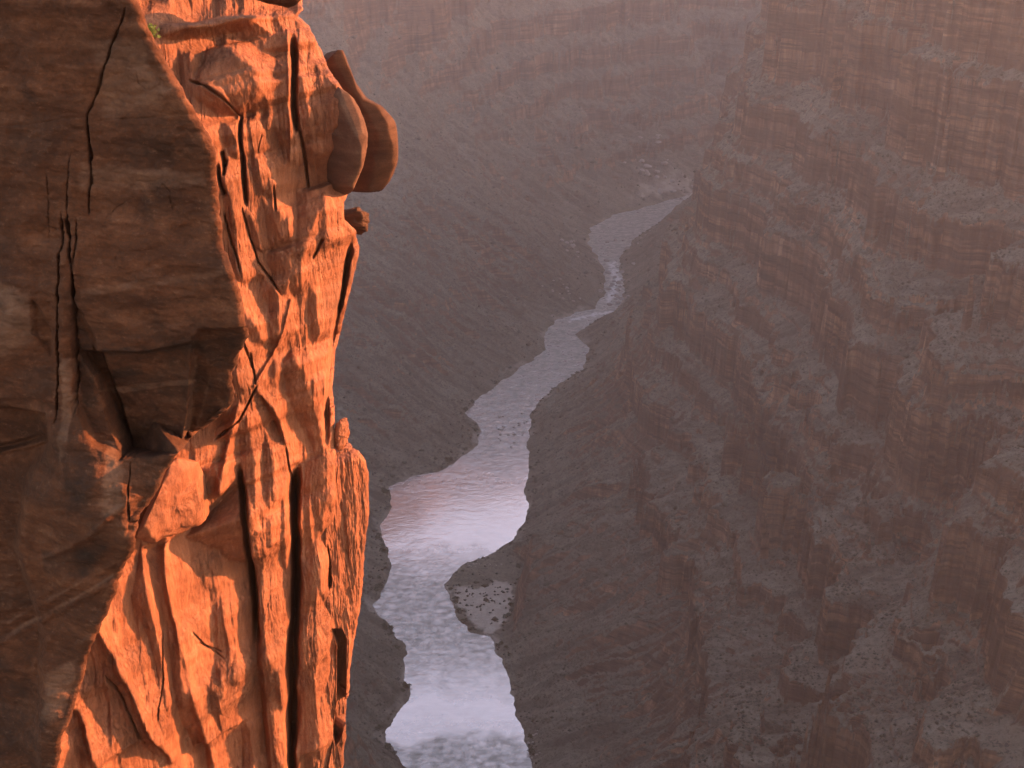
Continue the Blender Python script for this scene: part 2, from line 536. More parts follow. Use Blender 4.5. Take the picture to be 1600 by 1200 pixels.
yy = np.concatenate([np.linspace(-900, 900, 40, endpoint=False), np.linspace(900, 3150, 900)])
wx = np.linspace(-220, 700, 460)
WX, WY = np.meshgrid(wx, yy)
wd, _ = river_dist(WX, WY)
keep = (wd < 22)
WF = grid_faces(len(yy), len(wx))
WF = WF[keep.ravel()[WF].any(1)]
# rapids by distance down the valley; dark colour also paints dim far reflections
wpx = WX / (WY * FWD[1] + ZW * FWD[2]) * FPX + 800
wpy = 600 - (WY * UPV[1] + ZW * UPV[2]) / (WY * FWD[1] + ZW * FWD[2]) * FPX
jn = 16 * fbm2(WX / 48, WY / 60, 4, 81, .55)
vy = ground([(800, p) for p in (400, 560, 700, 745, 790, 845, 915, 1000, 1060, 1100, 1150, 1170, 1250)])[:, 1]
rapid = np.interp(WY + jn, vy[::-1], [1.0, .92, .6, .18, .04, .03, .62, .68, .35, .06, .15, .65, .8][::-1])
rapid = np.clip(rapid * (.92 + .42 * fbm2(WX / 11, WY / 7, 4, 84, .65)), 0, 1)
foam = np.zeros_like(WX)
for P, wdt in (([(790, 560), (818, 552), (835, 556)], 4), ([(893, 500), (925, 492), (958, 487)], 7), ([(985, 305), (1040, 300), (1075, 296)], 16),
               ([(950, 470), (965, 440), (955, 410)], 9), ([(735, 668), (762, 672), (790, 665)], 3.5)):
    fd, _ = seg_dist(WX, WY, ground(P))
    foam = np.maximum(foam, sstep(wdt, 0, fd + wdt * 1.2 * fbm2(WX / 9, WY / 9, 3, 83)))
wz = np.full(WX.shape, ZW) + rapid * .25 * fbm2(WX / 7, WY / 10, 3, 85)
wco = np.stack([WX, WY, wz], -1).reshape(-1, 3)
used, inv = np.unique(WF.ravel(), return_inverse=True)
tag(mesh_np('river', wco[used], inv.reshape(-1, 4), M_WATER, True, {'rapid': rapid.ravel()[used], 'foam': foam.ravel()[used]}),
    'pale silvery river winding along the bottom of the canyon', 'river', kind='structure')


def ground_z(x, y):
    z, d, r = terrain(np.asarray(x, float), np.asarray(y, float))
    s = sdf_poly(np.asarray(x, float), np.asarray(y, float), SANDBAR)
    fl = sstep(22, 0, s)
    return np.where(d > 0, z * (1 - fl) + (ZW + .5 + 2.2 * np.clip((-s + 20) / 40, 0, 1)) * fl, z), d, r


# ------------------------------------------------------------------ near cliffs: relief on a rock plane, then turned round the corner
class Face:
    def __init__(self, px, py, Y, T, D):
        d = ray(px, py); self.O = d * (Y / d[1])
        self.T = np.array([*T, 0.]) / math.hypot(*T)
        self.N = np.array([self.T[1], -self.T[0], 0.])
        self.D = np.array(D, float) / np.linalg.norm(D)

    def uv(self, pts):
        p = np.asarray(pts, float)
        d = ray(p[..., 0], p[..., 1])
        s = (self.O @ self.N) / (d @ self.N)
        P = d * s[..., None] - self.O
        return np.stack([P @ self.T, P[..., 2]], -1)

    def pos(self, a, z, h):
        return self.O + a[..., None] * self.T + z[..., None] * np.array([0, 0, 1.]) + h[..., None] * self.D


def relief_solid(name, face, edge, left_px, zrows, ncol, hfun, rough, mat, back=6.0, rad=.5, left_pts=None, bdir=None, ldir=None, stain_shade=None):
    """edge: list of pixel points of the right outline, top to bottom"""
    e = face.uv(edge)
    z = zrows
    ae = np.interp(-z, -e[:, 1], e[:, 0])
    ae = ae + .05 * fbm2(z * 1.3, z * 0 + 3.3, 4, 91) + .014 * fbm2(z * 4.5, z * 0 + 7.3, 3, 93)
    if left_pts is None:
        al = np.full(z.shape, left_px)
    else:
        l = face.uv(left_pts); al = np.interp(-z, -l[:, 1], l[:, 0])
    s = np.linspace(0, 1, ncol)
    A = al[:, None] + (ae - rad - al)[:, None] * s[None]
    Z = np.repeat(z[:, None], ncol, 1)
    H = hfun(A, Z)
    P = face.pos(A, Z, H)
    # corner
    phi = np.radians(np.linspace(6, 100, 22))
    hE = H[:, -1:]
    AC = (ae - rad)[:, None] + rad * np.sin(phi)[None]
    HC = -rad * (1 - np.cos(phi))[None] * np.ones((len(z), 1))
    ZC = np.repeat(z[:, None], len(phi), 1)
    PC = face.pos(AC, ZC, hE * np.ones_like(HC)) + HC[..., None] * face.N
    tb = np.geomspace(.15, back, 14)
    bd = -face.N if bdir is None else np.array(bdir, float)
    PB = PC[:, -1:, :] + tb[None, :, None] * bd[None, None]
    P = np.concatenate([P, PC, PB], 1)
    # close behind with a far back row of points
    bl = P[:, :1] + (-back * face.N if ldir is None else np.array(ldir, float))
    P = np.concatenate([bl, P], 1)
    nr, nc, _ = P.shape
    # fine three-dimensional roughness along an averaged normal
    du = np.gradient(P, axis=1); dv = np.gradient(P, axis=0)
    nrm = np.cross(dv, du); nrm /= np.linalg.norm(nrm, axis=2)[..., None] + 1e-9
    P = P + nrm * rough(P)[..., None]
    F = grid_faces(nr, nc, True)[:, ::-1]
    co = P.reshape(-1, 3)
    top = np.arange(nc); bot = (nr - 1) * nc + np.arange(nc)
    ct = P[0].mean(0); cb = P[-1].mean(0)
    co = np.vstack([co, ct, cb])
    it, ib = nr * nc, nr * nc + 1
    # caps as degenerate-free quads: pair triangles
    q = []
    for k in range(0, nc - 1, 2):
        q.append((top[k], top[k + 1], top[(k + 2) % nc], it)); q.append((bot[(k + 2) % nc], bot[k + 1], bot[k], ib))
    if nc % 2:
        pass
    F = np.vstack([F, np.array(q)])
    at = None
    if stain_shade is not None:
        sv = np.zeros((nr, nc)); sv[:, 1:1 + ncol] = stain_shade(A, Z)
        at = {'stain_shade': np.concatenate([sv.ravel(), [0, 0]])}
    return mesh_np(name, co, F, mat, True, at)


def blur_rows(M, k):
    """box blur along the first axis"""
    c = np.cumsum(np.vstack([M[:1].repeat(k, 0), M, M[-1:].repeat(k, 0)]), 0)
    return (c[2 * k:] - c[:-2 * k]) / (2 * k)


# ---- the sunlit cliff
CF = Face(560, 600, 34.0, (.71, .70), (.13, -.93, .36))
GREY = [  # facets that turn away from the sun (pixel outlines)
    [(300, 115), (318, 62), (345, 58), (385, 95), (402, 115), (388, 150), (378, 180), (345, 140), (300, 122)],
    [(288, 128), (318, 128), (350, 150), (362, 175), (340, 178), (300, 150)],
    [(320, 10), (370, 15), (430, 45), (446, 60), (440, 85), (405, 70), (375, 50), (340, 25)],
    [(232, 20), (290, 28), (300, 40), (240, 45)],
    [(345, 190), (362, 200), (372, 225), (370, 250), (358, 245), (348, 215)],
    [(392, 125), (405, 130), (402, 175), (396, 190)],
    [(466, 120), (474, 125), (482, 170), (492, 240), (490, 280), (478, 240), (470, 190)],
    [(505, 105), (540, 140), (566, 175), (572, 230), (562, 280), (540, 310), (525, 280), (515, 240), (508, 170)],
    [(392, 235), (405, 250), (412, 290), (420, 310), (405, 300), (395, 280)],
    [(460, 300), (490, 295), (508, 318), (495, 345), (478, 400), (468, 410), (462, 350)],
    [(495, 370), (510, 360), (512, 385), (498, 395)],
    [(420, 320), (440, 330), (455, 370), (462, 400), (448, 395), (425, 350)],
    [(415, 395), (440, 400), (455, 425), (448, 465), (432, 440), (418, 415)],
    [(362, 400), (378, 420), (384, 445), (372, 440)],
    [(402, 420), (432, 455), (440, 480), (425, 500), (405, 455)],
    [(382, 485), (405, 505), (415, 540), (395, 535), (384, 515)],
    [(362, 575), (380, 600), (388, 618), (372, 605), (355, 590)],
    [(440, 565), (455, 550), (475, 580), (484, 640), (492, 705), (470, 665), (445, 610)],
    [(405, 615), (420, 620), (440, 655), (448, 690), (438, 680), (420, 645)],
    [(337, 670), (365, 640), (372, 655), (345, 690), (335, 690)],
    [(310, 730), (340, 730), (350, 765), (330, 780), (318, 775)],
    [(410, 690), (420, 700), (425, 790), (412, 770)],
    [(418, 800), (428, 800), (426, 850), (418, 850)],
    [(215, 850), (232, 870), (243, 960), (250, 1040), (255, 1090), (235, 1010), (205, 930)],
    [(250, 980), (280, 1000), (285, 1050), (305, 1100), (320, 1170), (300, 1180), (262, 1100), (245, 1020)],
    [(120, 1100), (145, 1130), (170, 1180), (160, 1190), (130, 1150)],
    [(180, 1020), (205, 1070), (240, 1150), (250, 1190), (225, 1170), (190, 1110), (175, 1060)],
    [(325, 1060), (345, 1080), (348, 1120), (335, 1110)],
    [(460, 410), (466, 440), (462, 470), (455, 450)],
    [(505, 600), (515, 620), (512, 700), (506, 690)],
    [(545, 400), (552, 380), (548, 440), (530, 560), (522, 590), (530, 500)],
    [(285, 845), (335, 795), (372, 745), (390, 800), (400, 884), (352, 880), (330, 862), (290, 850)],  # added tilt standing in for the cast shadow under the overhang
    [(478, 720), (486, 720), (488, 900), (480, 1000), (476, 860)],
    [(470, 900), (476, 960), (474, 1180), (468, 1180)],
    [(392, 690), (400, 720), (404, 800), (396, 780)],
    [(440, 760), (446, 800), (447, 900), (440, 880)],
    [(352, 560), (362, 530), (375, 545), (368, 575)],
    [(300, 190), (318, 200), (326, 235), (312, 225)],
    [(404, 300), (425, 335), (452, 390), (460, 440), (446, 430), (420, 380)],
    [(385, 330), (398, 350), (410, 395), (398, 390)],
    [(425, 480), (440, 505), (436, 550), (424, 530)],
    [(415, 150), (424, 170), (420, 215), (410, 190)],
    [(480, 440), (492, 460), (500, 520), (490, 540), (480, 500)],
]
GROOVE = [  # (points, half width m, depth m)
    ([(456, 50), (459, 110), (457, 165), (462, 210)], .085, .8),
    ([(466, 200), (474, 240), (482, 292)], .05, .35),
    ([(290, 117), (318, 133), (350, 158), (376, 180)], .03, .25),
    ([(376, 178), (377, 230), (380, 270), (384, 320)], .07, .55),
    ([(346, 235), (350, 262)], .06, .35), ([(339, 258), (345, 290), (352, 305)], .055, .4), ([(352, 250), (350, 275)], .05, .35),
    ([(378, 325), (392, 375), (402, 410), (425, 440), (442, 462)], .03, .22),
    ([(350, 330), (362, 380), (378, 430)], .03, .2),
    ([(463, 730), (460, 780), (462, 900), (458, 1000), (456, 1120), (452, 1260)], .16, 1.6),
    ([(372, 730), (384, 800), (392, 900), (402, 1000)], .10, 1.0),
    ([(549, 378), (538, 440), (522, 530), (514, 600), (510, 690)], .09, .7),
    ([(513, 850), (514, 920)], .06, .6),
    ([(448, 695), (455, 740), (463, 800), (466, 860)], .035, .3),
    ([(335, 688), (375, 655), (402, 600)], .04, .3),
    ([(310, 1005), (345, 1020)], .03, .15), ([(300, 985), (318, 1008), (350, 1030)], .025, .12),
    ([(165, 1055), (195, 1095), (225, 1160)], .04, .25),
    ([(252, 985), (256, 1060), (250, 1120)], .02, .15),
    ([(430, 290), (432, 330)], .03, .2), ([(410, 210), (404, 240)], .02, .12),
    ([(505, 375), (488, 405)], .04, .25),
    ([(392, 550), (400, 600)], .03, .2), ([(380, 525), (395, 575)], .03, .2),
]
RIDGE = [
    ([(448, 40), (452, 120), (453, 250)], .05, .10),
    ([(405, 610), (430, 640), (448, 688)], .10, .18),
    ([(372, 640), (358, 690), (346, 770)], .13, .28),
    ([(150, 965), (185, 1020), (225, 1100), (268, 1190)], .12, .30),
    ([(255, 860), (272, 960), (300, 1060), (330, 1200)], .10, .12),
    ([(100, 1080), (130, 1120), (165, 1200)], .12, .25),
    ([(400, 600), (445, 520), (456, 470)], .06, .15),
]
RECESS = [  # smooth panels set back, with the depth in metres
    ([(222, 862), (275, 838), (335, 790), (372, 745), (395, 900), (405, 1010), (420, 1200), (400, 1300), (300, 1300), (255, 1000)], .35, .12),
    ([(300, 122), (318, 62), (345, 58), (402, 110), (440, 130), (376, 182)], -.14, .10),
]


def cliff_h(A, Z):
    # slope field: facets towards / away from the sun
    p1 = fbm2(A * 1.1 + .25 * Z, Z * .22, 4, 101)
    wa = .16 * noise2(A * 1.6, Z * .5, 103) + .03 * noise2(A * 4, Z * 1.5, 104)
    wz = .22 * noise2(A * 1.9 + 7, Z * .9, 105)
    nz = fbm2((A + .3 * wa) * 1.5, Z * .22 + .3 * p1, 4, 107, .5)
    S = -.34 + 1.15 * sstep(.10, .34, nz) + .18 * fbm2((A + .3 * wa) * 5.2, Z * .5, 3, 108, .6)
    st_ = fbm2((A + .5 * wa) * 6.5 + 3, Z * .42 + .4 * p1, 3, 106, .55)
    S = S + np.clip(.5 + 1.6 * fbm2(A * .9, Z * .4 + 5, 3, 102), 0, 1) * (.6 * sstep(.02, .25, st_) - .24)
    GW = np.zeros_like(A)
    for g in GREY:
        q = CF.uv(g)
        lo = q.min(0) - .4; hi = q.max(0) + .4
        m = (A > lo[0]) & (A < hi[0]) & (Z > lo[1]) & (Z < hi[1])
        if m.any():
            sdv = sdf_poly(A[m] + .4 * wa[m], Z[m] + .3 * wz[m], q)
            wgt = sstep(.022, -.022, sdv)
            GW[m] = np.maximum(GW[m], wgt)
            S[m] = S[m] * (1 - wgt) + (.95 + .25 * S[m]) * wgt
    # leaky integration along the face
    da = np.gradient(A, axis=1)
    GW = blur_rows(GW, 3)
    H = np.zeros_like(A); acc = np.zeros(A.shape[0])
    for j in range(A.shape[1]):
        acc = acc * np.exp(-da[:, j] / 1.8) + S[:, j] * da[:, j]
        H[:, j] = acc
    H = blur_rows(H, 3)
    sm = GW
    for P, w, dep in GROOVE:
        q = CF.uv(P); lo = q.min(0) - 4 * w; hi = q.max(0) + 4 * w
        m = (A > lo[0]) & (A < hi[0]) & (Z > lo[1]) & (Z < hi[1])
        if m.any():
            d, t = seg_dist(A[m] + .3 * wa[m] + .02 * noise2(A[m] * 1.5, Z[m] * 1.5, 144), Z[m], q)
            tt = t / (len(q) - 1)
            H[m] -= dep * np.exp(-(d / (w * (.7 + .6 * np.abs(fbm2(A[m] * .3, Z[m] * .35, 3, 146))))) ** 2.6) * np.clip(np.minimum(tt, 1 - tt) * 8 + .15, 0, 1)
    for P, w, hh in RIDGE:
        q = CF.uv(P); lo = q.min(0) - 4 * w; hi = q.max(0) + 4 * w
        m = (A > lo[0]) & (A < hi[0]) & (Z > lo[1]) & (Z < hi[1])
        if m.any():
            d, t = seg_dist(A[m] + .2 * wa[m], Z[m], q)
            H[m] += hh * np.exp(-(d / w) ** 2)
    for P, dep, soft in RECESS:
        q = CF.uv(P)
        wgt = sstep(soft, -soft, sdf_poly(A + .2 * wa, Z, q))
        H = H - dep * wgt
        if dep > 0: sm = np.maximum(sm, wgt)
    # fibrous fluting following the fall of the rock
    fl = ridge2((A + wa + .16 * Z * 0) * 7.5, Z * .55 + .5 * p1, 4, 109, .6)
    fl2 = fbm2((A + wa) * 16, Z * 2.2, 3, 111, .6)
    pit = fbm2(A * 9, Z * 7, 3, 113, .6)
    amp = np.clip(.55 + 1.1 * fbm2(A * .8, Z * .5, 3, 117), .12, 1.1) * (1 - .8 * np.clip(sm, 0, 1))
    c1 = np.abs(fbm2((A + 1.4 * wa) * 4.2 + 5, Z * .34 + .6 * p1, 3, 141, .5))
    c2 = np.abs(fbm2((A + 1.4 * wa) * 9.5 + 9, Z * .8 + .6 * p1, 2, 143, .5))
    c3 = np.abs(fbm2(A * 1.6 + Z * .8 + wa * 2, Z * 1.3 - A * .3, 3, 145, .5))
    H = H - amp * (.030 * np.exp(-c1 / .05) + .016 * np.exp(-c2 / .08)) - (.5 - .3 * np.clip(sm, 0, 1)) * .035 * np.exp(-c3 / .012)
    H = H + amp * (.010 * (fl - .5) + .005 * fl2) + .003 * pit + .006 * fbm2(A * 3 + wa, Z * 2.4, 4, 119)
    # the head of the cliff leans back into ledges
    zt = CF.uv([(400, 190)])[0, 1]
    H = H - .55 * np.maximum(Z - zt, 0) + .10 * np.maximum(Z - zt, 0) * noise2(A * .9, Z * 1.4, 115)
    return H


CE = [(478, -60), (478, 0), (470, 12), (492, 30), (502, 60), (517, 100), (547, 150), (569, 185), (574, 230), (562, 280), (543, 320), (545, 345), (563, 362), (568, 388),
      (560, 430), (551, 470), (536, 530), (527, 600), (528, 650), (530, 700), (532, 760), (528, 900), (520, 1000), (522, 1100), (530, 1200), (520, 1320)]
zt = CF.uv([(470, -80)])[0, 1]; zb = CF.uv([(400, 1330)])[0, 1]
zrows = np.concatenate([np.linspace(zt, zb, 1250), np.linspace(zb, -36, 40)[1:]])


def rough_cliff(P):
    x, y, z = P[..., 0], P[..., 1], P[..., 2]
    return .02 * fbm3(x * 3, y * 3, z * 1.2, 3, 121) + .012 * fbm3(x * 12, y * 12, z * 5, 2, 123)


LP = [(120, -80), (120, 300), (150, 520), (90, 800), (-20, 1200), (-60, 1330)]
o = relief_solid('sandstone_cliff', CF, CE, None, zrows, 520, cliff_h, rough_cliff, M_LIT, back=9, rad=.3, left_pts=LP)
tag(o, 'sunlit orange sandstone cliff with vertical ribs and dark slots above the river', 'cliff')

# ---- the shadowed buttress
BF = Face(300, 600, 18.0, (.96, -.20), (.12, -.93, .36))
BE = [(205, -80), (208, 0), (222, 42), (248, 85), (262, 112), (280, 140), (300, 175), (318, 215), (328, 250), (333, 300), (337, 340), (345, 385), (357, 420), (372, 470), (381, 500), (383, 530),
      (366, 560), (352, 590), (347, 640), (322, 668), (276, 704), (258, 730), (238, 775), (222, 805), (216, 850), (190, 895), (166, 950), (152, 985), (137, 1020), (120, 1080), (102, 1140), (86, 1200), (60, 1320)]
CRACK = [
    ([(198, 15), (180, 60), (165, 100), (150, 145), (135, 180)], .022, .16),
    ([(135, 178), (139, 230), (141, 280), (137, 335)], .026, .24),
    ([(110, 240), (107, 300), (104, 330)], .012, .10), ([(75, 270), (78, 320), (77, 372)], .010, .08),
    ([(105, 330), (110, 380), (116, 430), (118, 500), (118, 600), (116, 650)], .035, .35),
    ([(97, 330), (99, 380), (96, 440), (93, 520), (92, 600), (88, 660)], .022, .22),
    ([(120, 345), (119, 400), (116, 440)], .014, .15),
    ([(142, 535), (152, 560), (158, 600), (170, 650), (180, 690), (190, 715)], .016, .15),
    ([(205, 720), (206, 790), (212, 830)], .014, .12),
    ([(0, 196), (60, 193), (135, 182)], .02, .03), ([(140, 186), (220, 184), (310, 176)], .012, .03),
    ([(160, 345), (185, 320), (208, 305)], .012, .03), ([(185, 395), (245, 387)], .008, .03), ([(250, 283), (264, 298), (268, 330)], .012, .05),
    ([(62, 347), (80, 352), (92, 358)], .010, .06), ([(180, 420), (184, 398)], .006, .03), ([(197, 345), (197, 362)], .006, .03),
    ([(210, 110), (215, 130), (232, 142), (250, 132), (252, 118)], .012, .025),
    ([(333, 442), (345, 446)], .006, .03),
    ([(20, 150), (40, 175)], .01, .03),
]
PANEL = [  # outline, set-back at top, set-back at bottom, softness
    ([(122, 548), (215, 552), (300, 535), (310, 515), (384, 512), (384, 534), (352, 590), (347, 640), (275, 706), (235, 712), (190, 712), (165, 660), (146, 590)], .14, 1.35, .025),
    ([(300, 528), (318, 512), (386, 522), (352, 600), (347, 640), (274, 705), (284, 640), (292, 580)], .14, .62, .018),
    ([(-60, 630), (70, 648), (75, 685), (30, 700), (-60, 720)], .55, .35, .06),
    ([(-80, 720), (75, 690), (40, 745), (20, 860), (60, 1000), (60, 1320), (-80, 1320)], .4, .15, .12),
    ([(55, 470), (85, 520), (80, 555), (55, 520)], .16, .10, .05),
    ([(118, 470), (145, 520), (190, 715), (150, 690), (120, 640)], .10, .35, .04),
    ([(-80, 200), (110, 215), (120, 250), (-80, 268)], .06, .03, .08),
]
BUMPS = [([(100, 400), (104, 520), (100, 620)], .14, .12), ([(120, 700), (150, 760), (190, 830)], .5, .45), ([(90, 780), (110, 830)], .5, .35),
         ([(0, 520), (40, 480), (60, 420)], .6, .16), ([(200, 760), (212, 850)], .12, .12),
         ([(0, 985), (90, 935), (180, 880)], .08, .05), ([(0, 1012), (100, 955), (185, 900)], .05, .04), ([(0, 962), (60, 935), (120, 900)], .06, .035),
         ([(70, 870), (150, 830), (215, 770)], .06, .07), ([(80, 1060), (90, 1110), (60, 1160)], .35, .22), ([(295, 560), (284, 640), (272, 702)], .06, .05)]


def butt_h(A, Z):
    wa = .12 * noise2(A * 1.1, Z * 1.1, 131) + .05 * noise2(A * 4, Z * 4, 132) + .015 * noise2(A * 14, Z * 14, 133)
    H = .22 * fbm2(A * .45, Z * .5, 3, 135) + .05 * fbm2(A * 1.6, Z * 2.6, 4, 136)
    # bedding: thin set-backs dipping gently
    b = Z + .10 * A + .12 * noise2(A * .5, Z * .5, 137)
    H = H + .022 * fbm2(b * 3.5, A * .5, 4, 138, .55) + .004 * fbm2(b * 14, A * 1.5, 2, 139)
    for P, d0, d1, soft in PANEL:
        q = BF.uv(P); lo = q.min(0) - .5; hi = q.max(0) + .5
        m = (A > lo[0]) & (A < hi[0]) & (Z > lo[1]) & (Z < hi[1])
        if m.any():
            wgt = sstep(soft, -soft, sdf_poly(A[m] + .14 * wa[m], Z[m] + .14 * wa[m], q))
            f = np.clip((hi[1] - .5 - Z[m]) / (hi[1] - lo[1] - 1.0), 0, 1)
            H[m] -= wgt * (d0 + (d1 - d0) * f)
    for P, w, hh in BUMPS:
        q = BF.uv(P)
        d, t = seg_dist(A + .5 * wa, Z, q)
        H = H + hh * np.exp(-(d / w) ** 2)
    for P, w, dep in CRACK:
        q = BF.uv(P); lo = q.min(0) - 8 * w; hi = q.max(0) + 8 * w
        m = (A > lo[0]) & (A < hi[0]) & (Z > lo[1]) & (Z < hi[1])
        if m.any():
            d, t = seg_dist(A[m] + .1 * wa[m] + .016 * noise2(A[m] * 1.5, Z[m] * 3.5, 142), Z[m] + .2 * wa[m], q)
            tt = t / (len(q) - 1)
            ww = w * .6 * (.45 + 1.5 * np.abs(fbm2(Z[m] * 2.6, A[m] * 2.6, 3, 141)))
            H[m] -= dep * np.exp(-(d / ww) ** 2) * np.clip(np.minimum(tt, 1 - tt) * 8 + .1, 0, 1)
    return H


STAIN_SHADE = [  # weathering plus painted shade: varnish and darkened recesses (+), bare paler stone (-)
    ([(-60, 202), (60, 200), (105, 210), (112, 250), (60, 262), (-60, 258)], .45, .16), ([(150, 215), (230, 208), (325, 222), (328, 248), (230, 258), (160, 252)], .38, .16),
    ([(60, 140), (120, 130), (150, 170), (90, 180)], .4, .2), ([(25, 565), (88, 575), (88, 622), (40, 625)], .6, .12), ([(112, 690), (150, 700), (165, 760), (120, 790)], .55, .15),
    ([(-60, 635), (70, 650), (70, 690), (-60, 715)], .45, .06), ([(120, 470), (146, 525), (150, 640), (122, 630)], .7, .05), ([(300, 528), (384, 520), (350, 600), (300, 560)], .5, .06),  # set-back panels and notch: their shade put into the colour
    ([(-60, 760), (40, 740), (25, 860), (70, 960), (-60, 960)], .4, .2), ([(150, 780), (210, 800), (160, 900), (110, 890)], .3, .2), ([(-60, 1030), (50, 1020), (40, 1200), (-60, 1320)], .35, .2),
    ([(60, 860), (170, 850), (140, 900), (70, 900)], .6, .1), ([(158, 685), (190, 712), (205, 790), (170, 800)], -.6, .10), ([(-20, 440), (50, 450), (60, 520), (20, 560), (-40, 540)], -.5, .18),
    ([(92, 560), (116, 560), (118, 700), (98, 720)], -.5, .05), ([(145, 60), (215, 60), (270, 140), (240, 175), (150, 180)], -.45, .12), ([(120, 255), (320, 262), (330, 290), (120, 300)], -.4, .1),
    ([(268, 700), (284, 640), (294, 560), (299, 560), (290, 650), (274, 705)], -.45, .03), ([(285, 690), (302, 640), (318, 590), (321, 592), (306, 650), (290, 692)], -.35, .03),
    ([(70, 1050), (120, 1030), (110, 1110), (60, 1130)], -.5, .12), ([(0, 1000), (180, 893), (180, 899), (0, 1010)], -.45, .04), ([(0, 980), (170, 880), (170, 884), (0, 988)], -.4, .04),
    ([(160, 545), (300, 535), (300, 548), (160, 560)], .7, .03), ([(165, 580), (215, 570), (215, 590), (165, 596)], .7, .03), ([(150, 610), (290, 596), (292, 606), (160, 622)], -.4, .02),
    ([(160, 480), (372, 440), (374, 462), (160, 500)], .35, .06), ([(130, 450), (350, 420), (350, 432), (130, 466)], -.35, .04),
]


def butt_stain_shade(A, Z):
    V = np.zeros_like(A)
    wx_ = .10 * noise2(A * 1.7, Z * 1.7, 181) + .05 * fbm2(A * 5, Z * 5, 3, 182)
    for P, v, soft in STAIN_SHADE:
        q = BF.uv(P); lo = q.min(0) - .5; hi = q.max(0) + .5
        m = (A > lo[0]) & (A < hi[0]) & (Z > lo[1]) & (Z < hi[1])
        if m.any():
            k = 1.0 if soft > .04 else .25
            V[m] += v * sstep(soft, -soft, sdf_poly(A[m] + k * wx_[m], Z[m] + k * wx_[m], q))
    return .7 * np.clip(V, -1, 1)


def rough_butt(P):
    x, y, z = P[..., 0], P[..., 1], P[..., 2]
    return .014 * fbm3(x * 4, y * 4, z * 6, 3, 151) + .009 * fbm3(x * 13, y * 13, z * 13, 3, 153)


zt2 = BF.uv([(200, -80)])[0, 1]; zb2 = BF.uv([(60, 1320)])[0, 1]
zr2 = np.concatenate([np.linspace(zt2, zb2, 1150), np.linspace(zb2, -26, 30)[1:]])
o = relief_solid('rock_buttress', BF, BE, BF.uv([(-120, 600)])[0, 0], zr2, 420, butt_h, rough_butt, M_SHADE, back=5, rad=.10, bdir=(-.5, .86, 0), ldir=(-6, 3, 0), stain_shade=butt_stain_shade)
tag(o, 'dark brown shadowed sandstone buttress with long vertical cracks and banded overhang', 'cliff')

# ---- separate rocks on the cliff
def outline_rock(name, face, pts, off, thick, mat, flat=3.0, nring=26, nang=160, amp=.04, freq=2.2, seed=0, skew=0.0, bed=0.0, cuts=26, keep=(.84, .97)):
    q = face.uv(pts)
    c = q.mean(0)
    # resample the outline by angle about its middle
    qq = resample(np.vstack([q, q[:1]]), nang + 1)[:-1]
    for _ in range(1):
        qq = .25 * np.roll(qq, 1, 0) + .5 * qq + .25 * np.roll(qq, -1, 0)
    rho = np.sin(np.linspace(0, math.pi / 2, nring))[1:]
    P = []
    for sgn in (1, -1):
        rs = rho if sgn > 0 else rho[::-1][1:]
        for t in rs:
            uv = c + t * (qq - c)
            h = sgn * thick * (1 - t ** flat) ** (1 / 2.2) + skew * (uv[:, 0] - c[0])
            P.append(face.pos(uv[:, 0], uv[:, 1], off + h if np.ndim(h) else np.full(nang, off + h)))
    P = np.array(P)
    nr = len(P)
    co = P.reshape(-1, 3)
    c0 = face.pos(np.array([c[0]]), np.array([c[1]]), np.array([off + thick]))
    c1 = face.pos(np.array([c[0]]), np.array([c[1]]), np.array([off - thick]))
    co = np.vstack([co, c0, c1])
    mid = co.mean(0)
    d = co - mid; ln = np.linalg.norm(d, axis=1)[:, None] + 1e-6
    f = fbm3(co[:, 0] * freq + seed, co[:, 1] * freq, co[:, 2] * freq * 1.4, 5, 161 + seed, .55)
    if bed:
        bz = co[:, 2] + .35 * co[:, 0] + .10 * f
        f = f - bed / amp * np.exp(-np.abs(noise2(bz * 1.1 + 3, bz * 0 + seed)) / .06)
    co = co + d / ln * (amp * f)[:, None]
    gq = np.random.default_rng(300 + seed)
    rel = co - mid
    for _ in range(cuts):                                   # broken faces: the rock is cut back to flat fracture planes
        nv = gq.normal(size=3); nv /= np.linalg.norm(nv)
        pr = rel @ nv
        lim = pr.max() * gq.uniform(*keep)
        rel = rel - np.maximum(pr - lim, 0)[:, None] * nv * .9
    co = rel + mid
    F = grid_faces(nr, nang, True)
    k = np.arange(0, nang, 2)
    F = np.vstack([F, np.stack([np.full(len(k), nr * nang), (k + 2) % nang, k + 1, k], 1),
                   np.stack([(nr - 1) * nang + k, (nr - 1) * nang + k + 1, (nr - 1) * nang + (k + 2) % nang, np.full(len(k), nr * nang + 1)], 1)])
    return mesh_np(name, co, F, mat, True)


SF = Face(565, 200, 35.6, (.985, -.17), (.10, -.93, .36))
o = outline_rock('overhanging_slab', SF, [(494, 60), (502, 48), (524, 52), (534, 74), (545, 100), (556, 128), (570, 150), (586, 160), (603, 170), (617, 186), (625, 208), (624, 238), (618, 262), (611, 286),
    (600, 304), (586, 316), (565, 321), (548, 318), (532, 300), (520, 250), (508, 180), (498, 110)], -.2, .75, M_SLAB, flat=7, amp=.035, freq=2.2, bed=.02, cuts=40, keep=(.86, .98))
tag(o, 'dark rounded slab with a lit rim jutting out from the cliff edge', 'rock slab')
SG = Face(540, 210, 33.7, (.99, -.12), (.10, -.93, .36))
o = outline_rock('boulder', SG, [(500, 104), (520, 110), (536, 132), (549, 150), (563, 172), (572, 198), (575, 225), (571, 252), (562, 278), (552, 300), (541, 316), (524, 318), (508, 290), (494, 240), (488, 190), (490, 130)],
    .22, .46, M_TAN, flat=3.2, amp=.035, freq=2.2, seed=6, cuts=34, keep=(.84, .97), skew=.6)
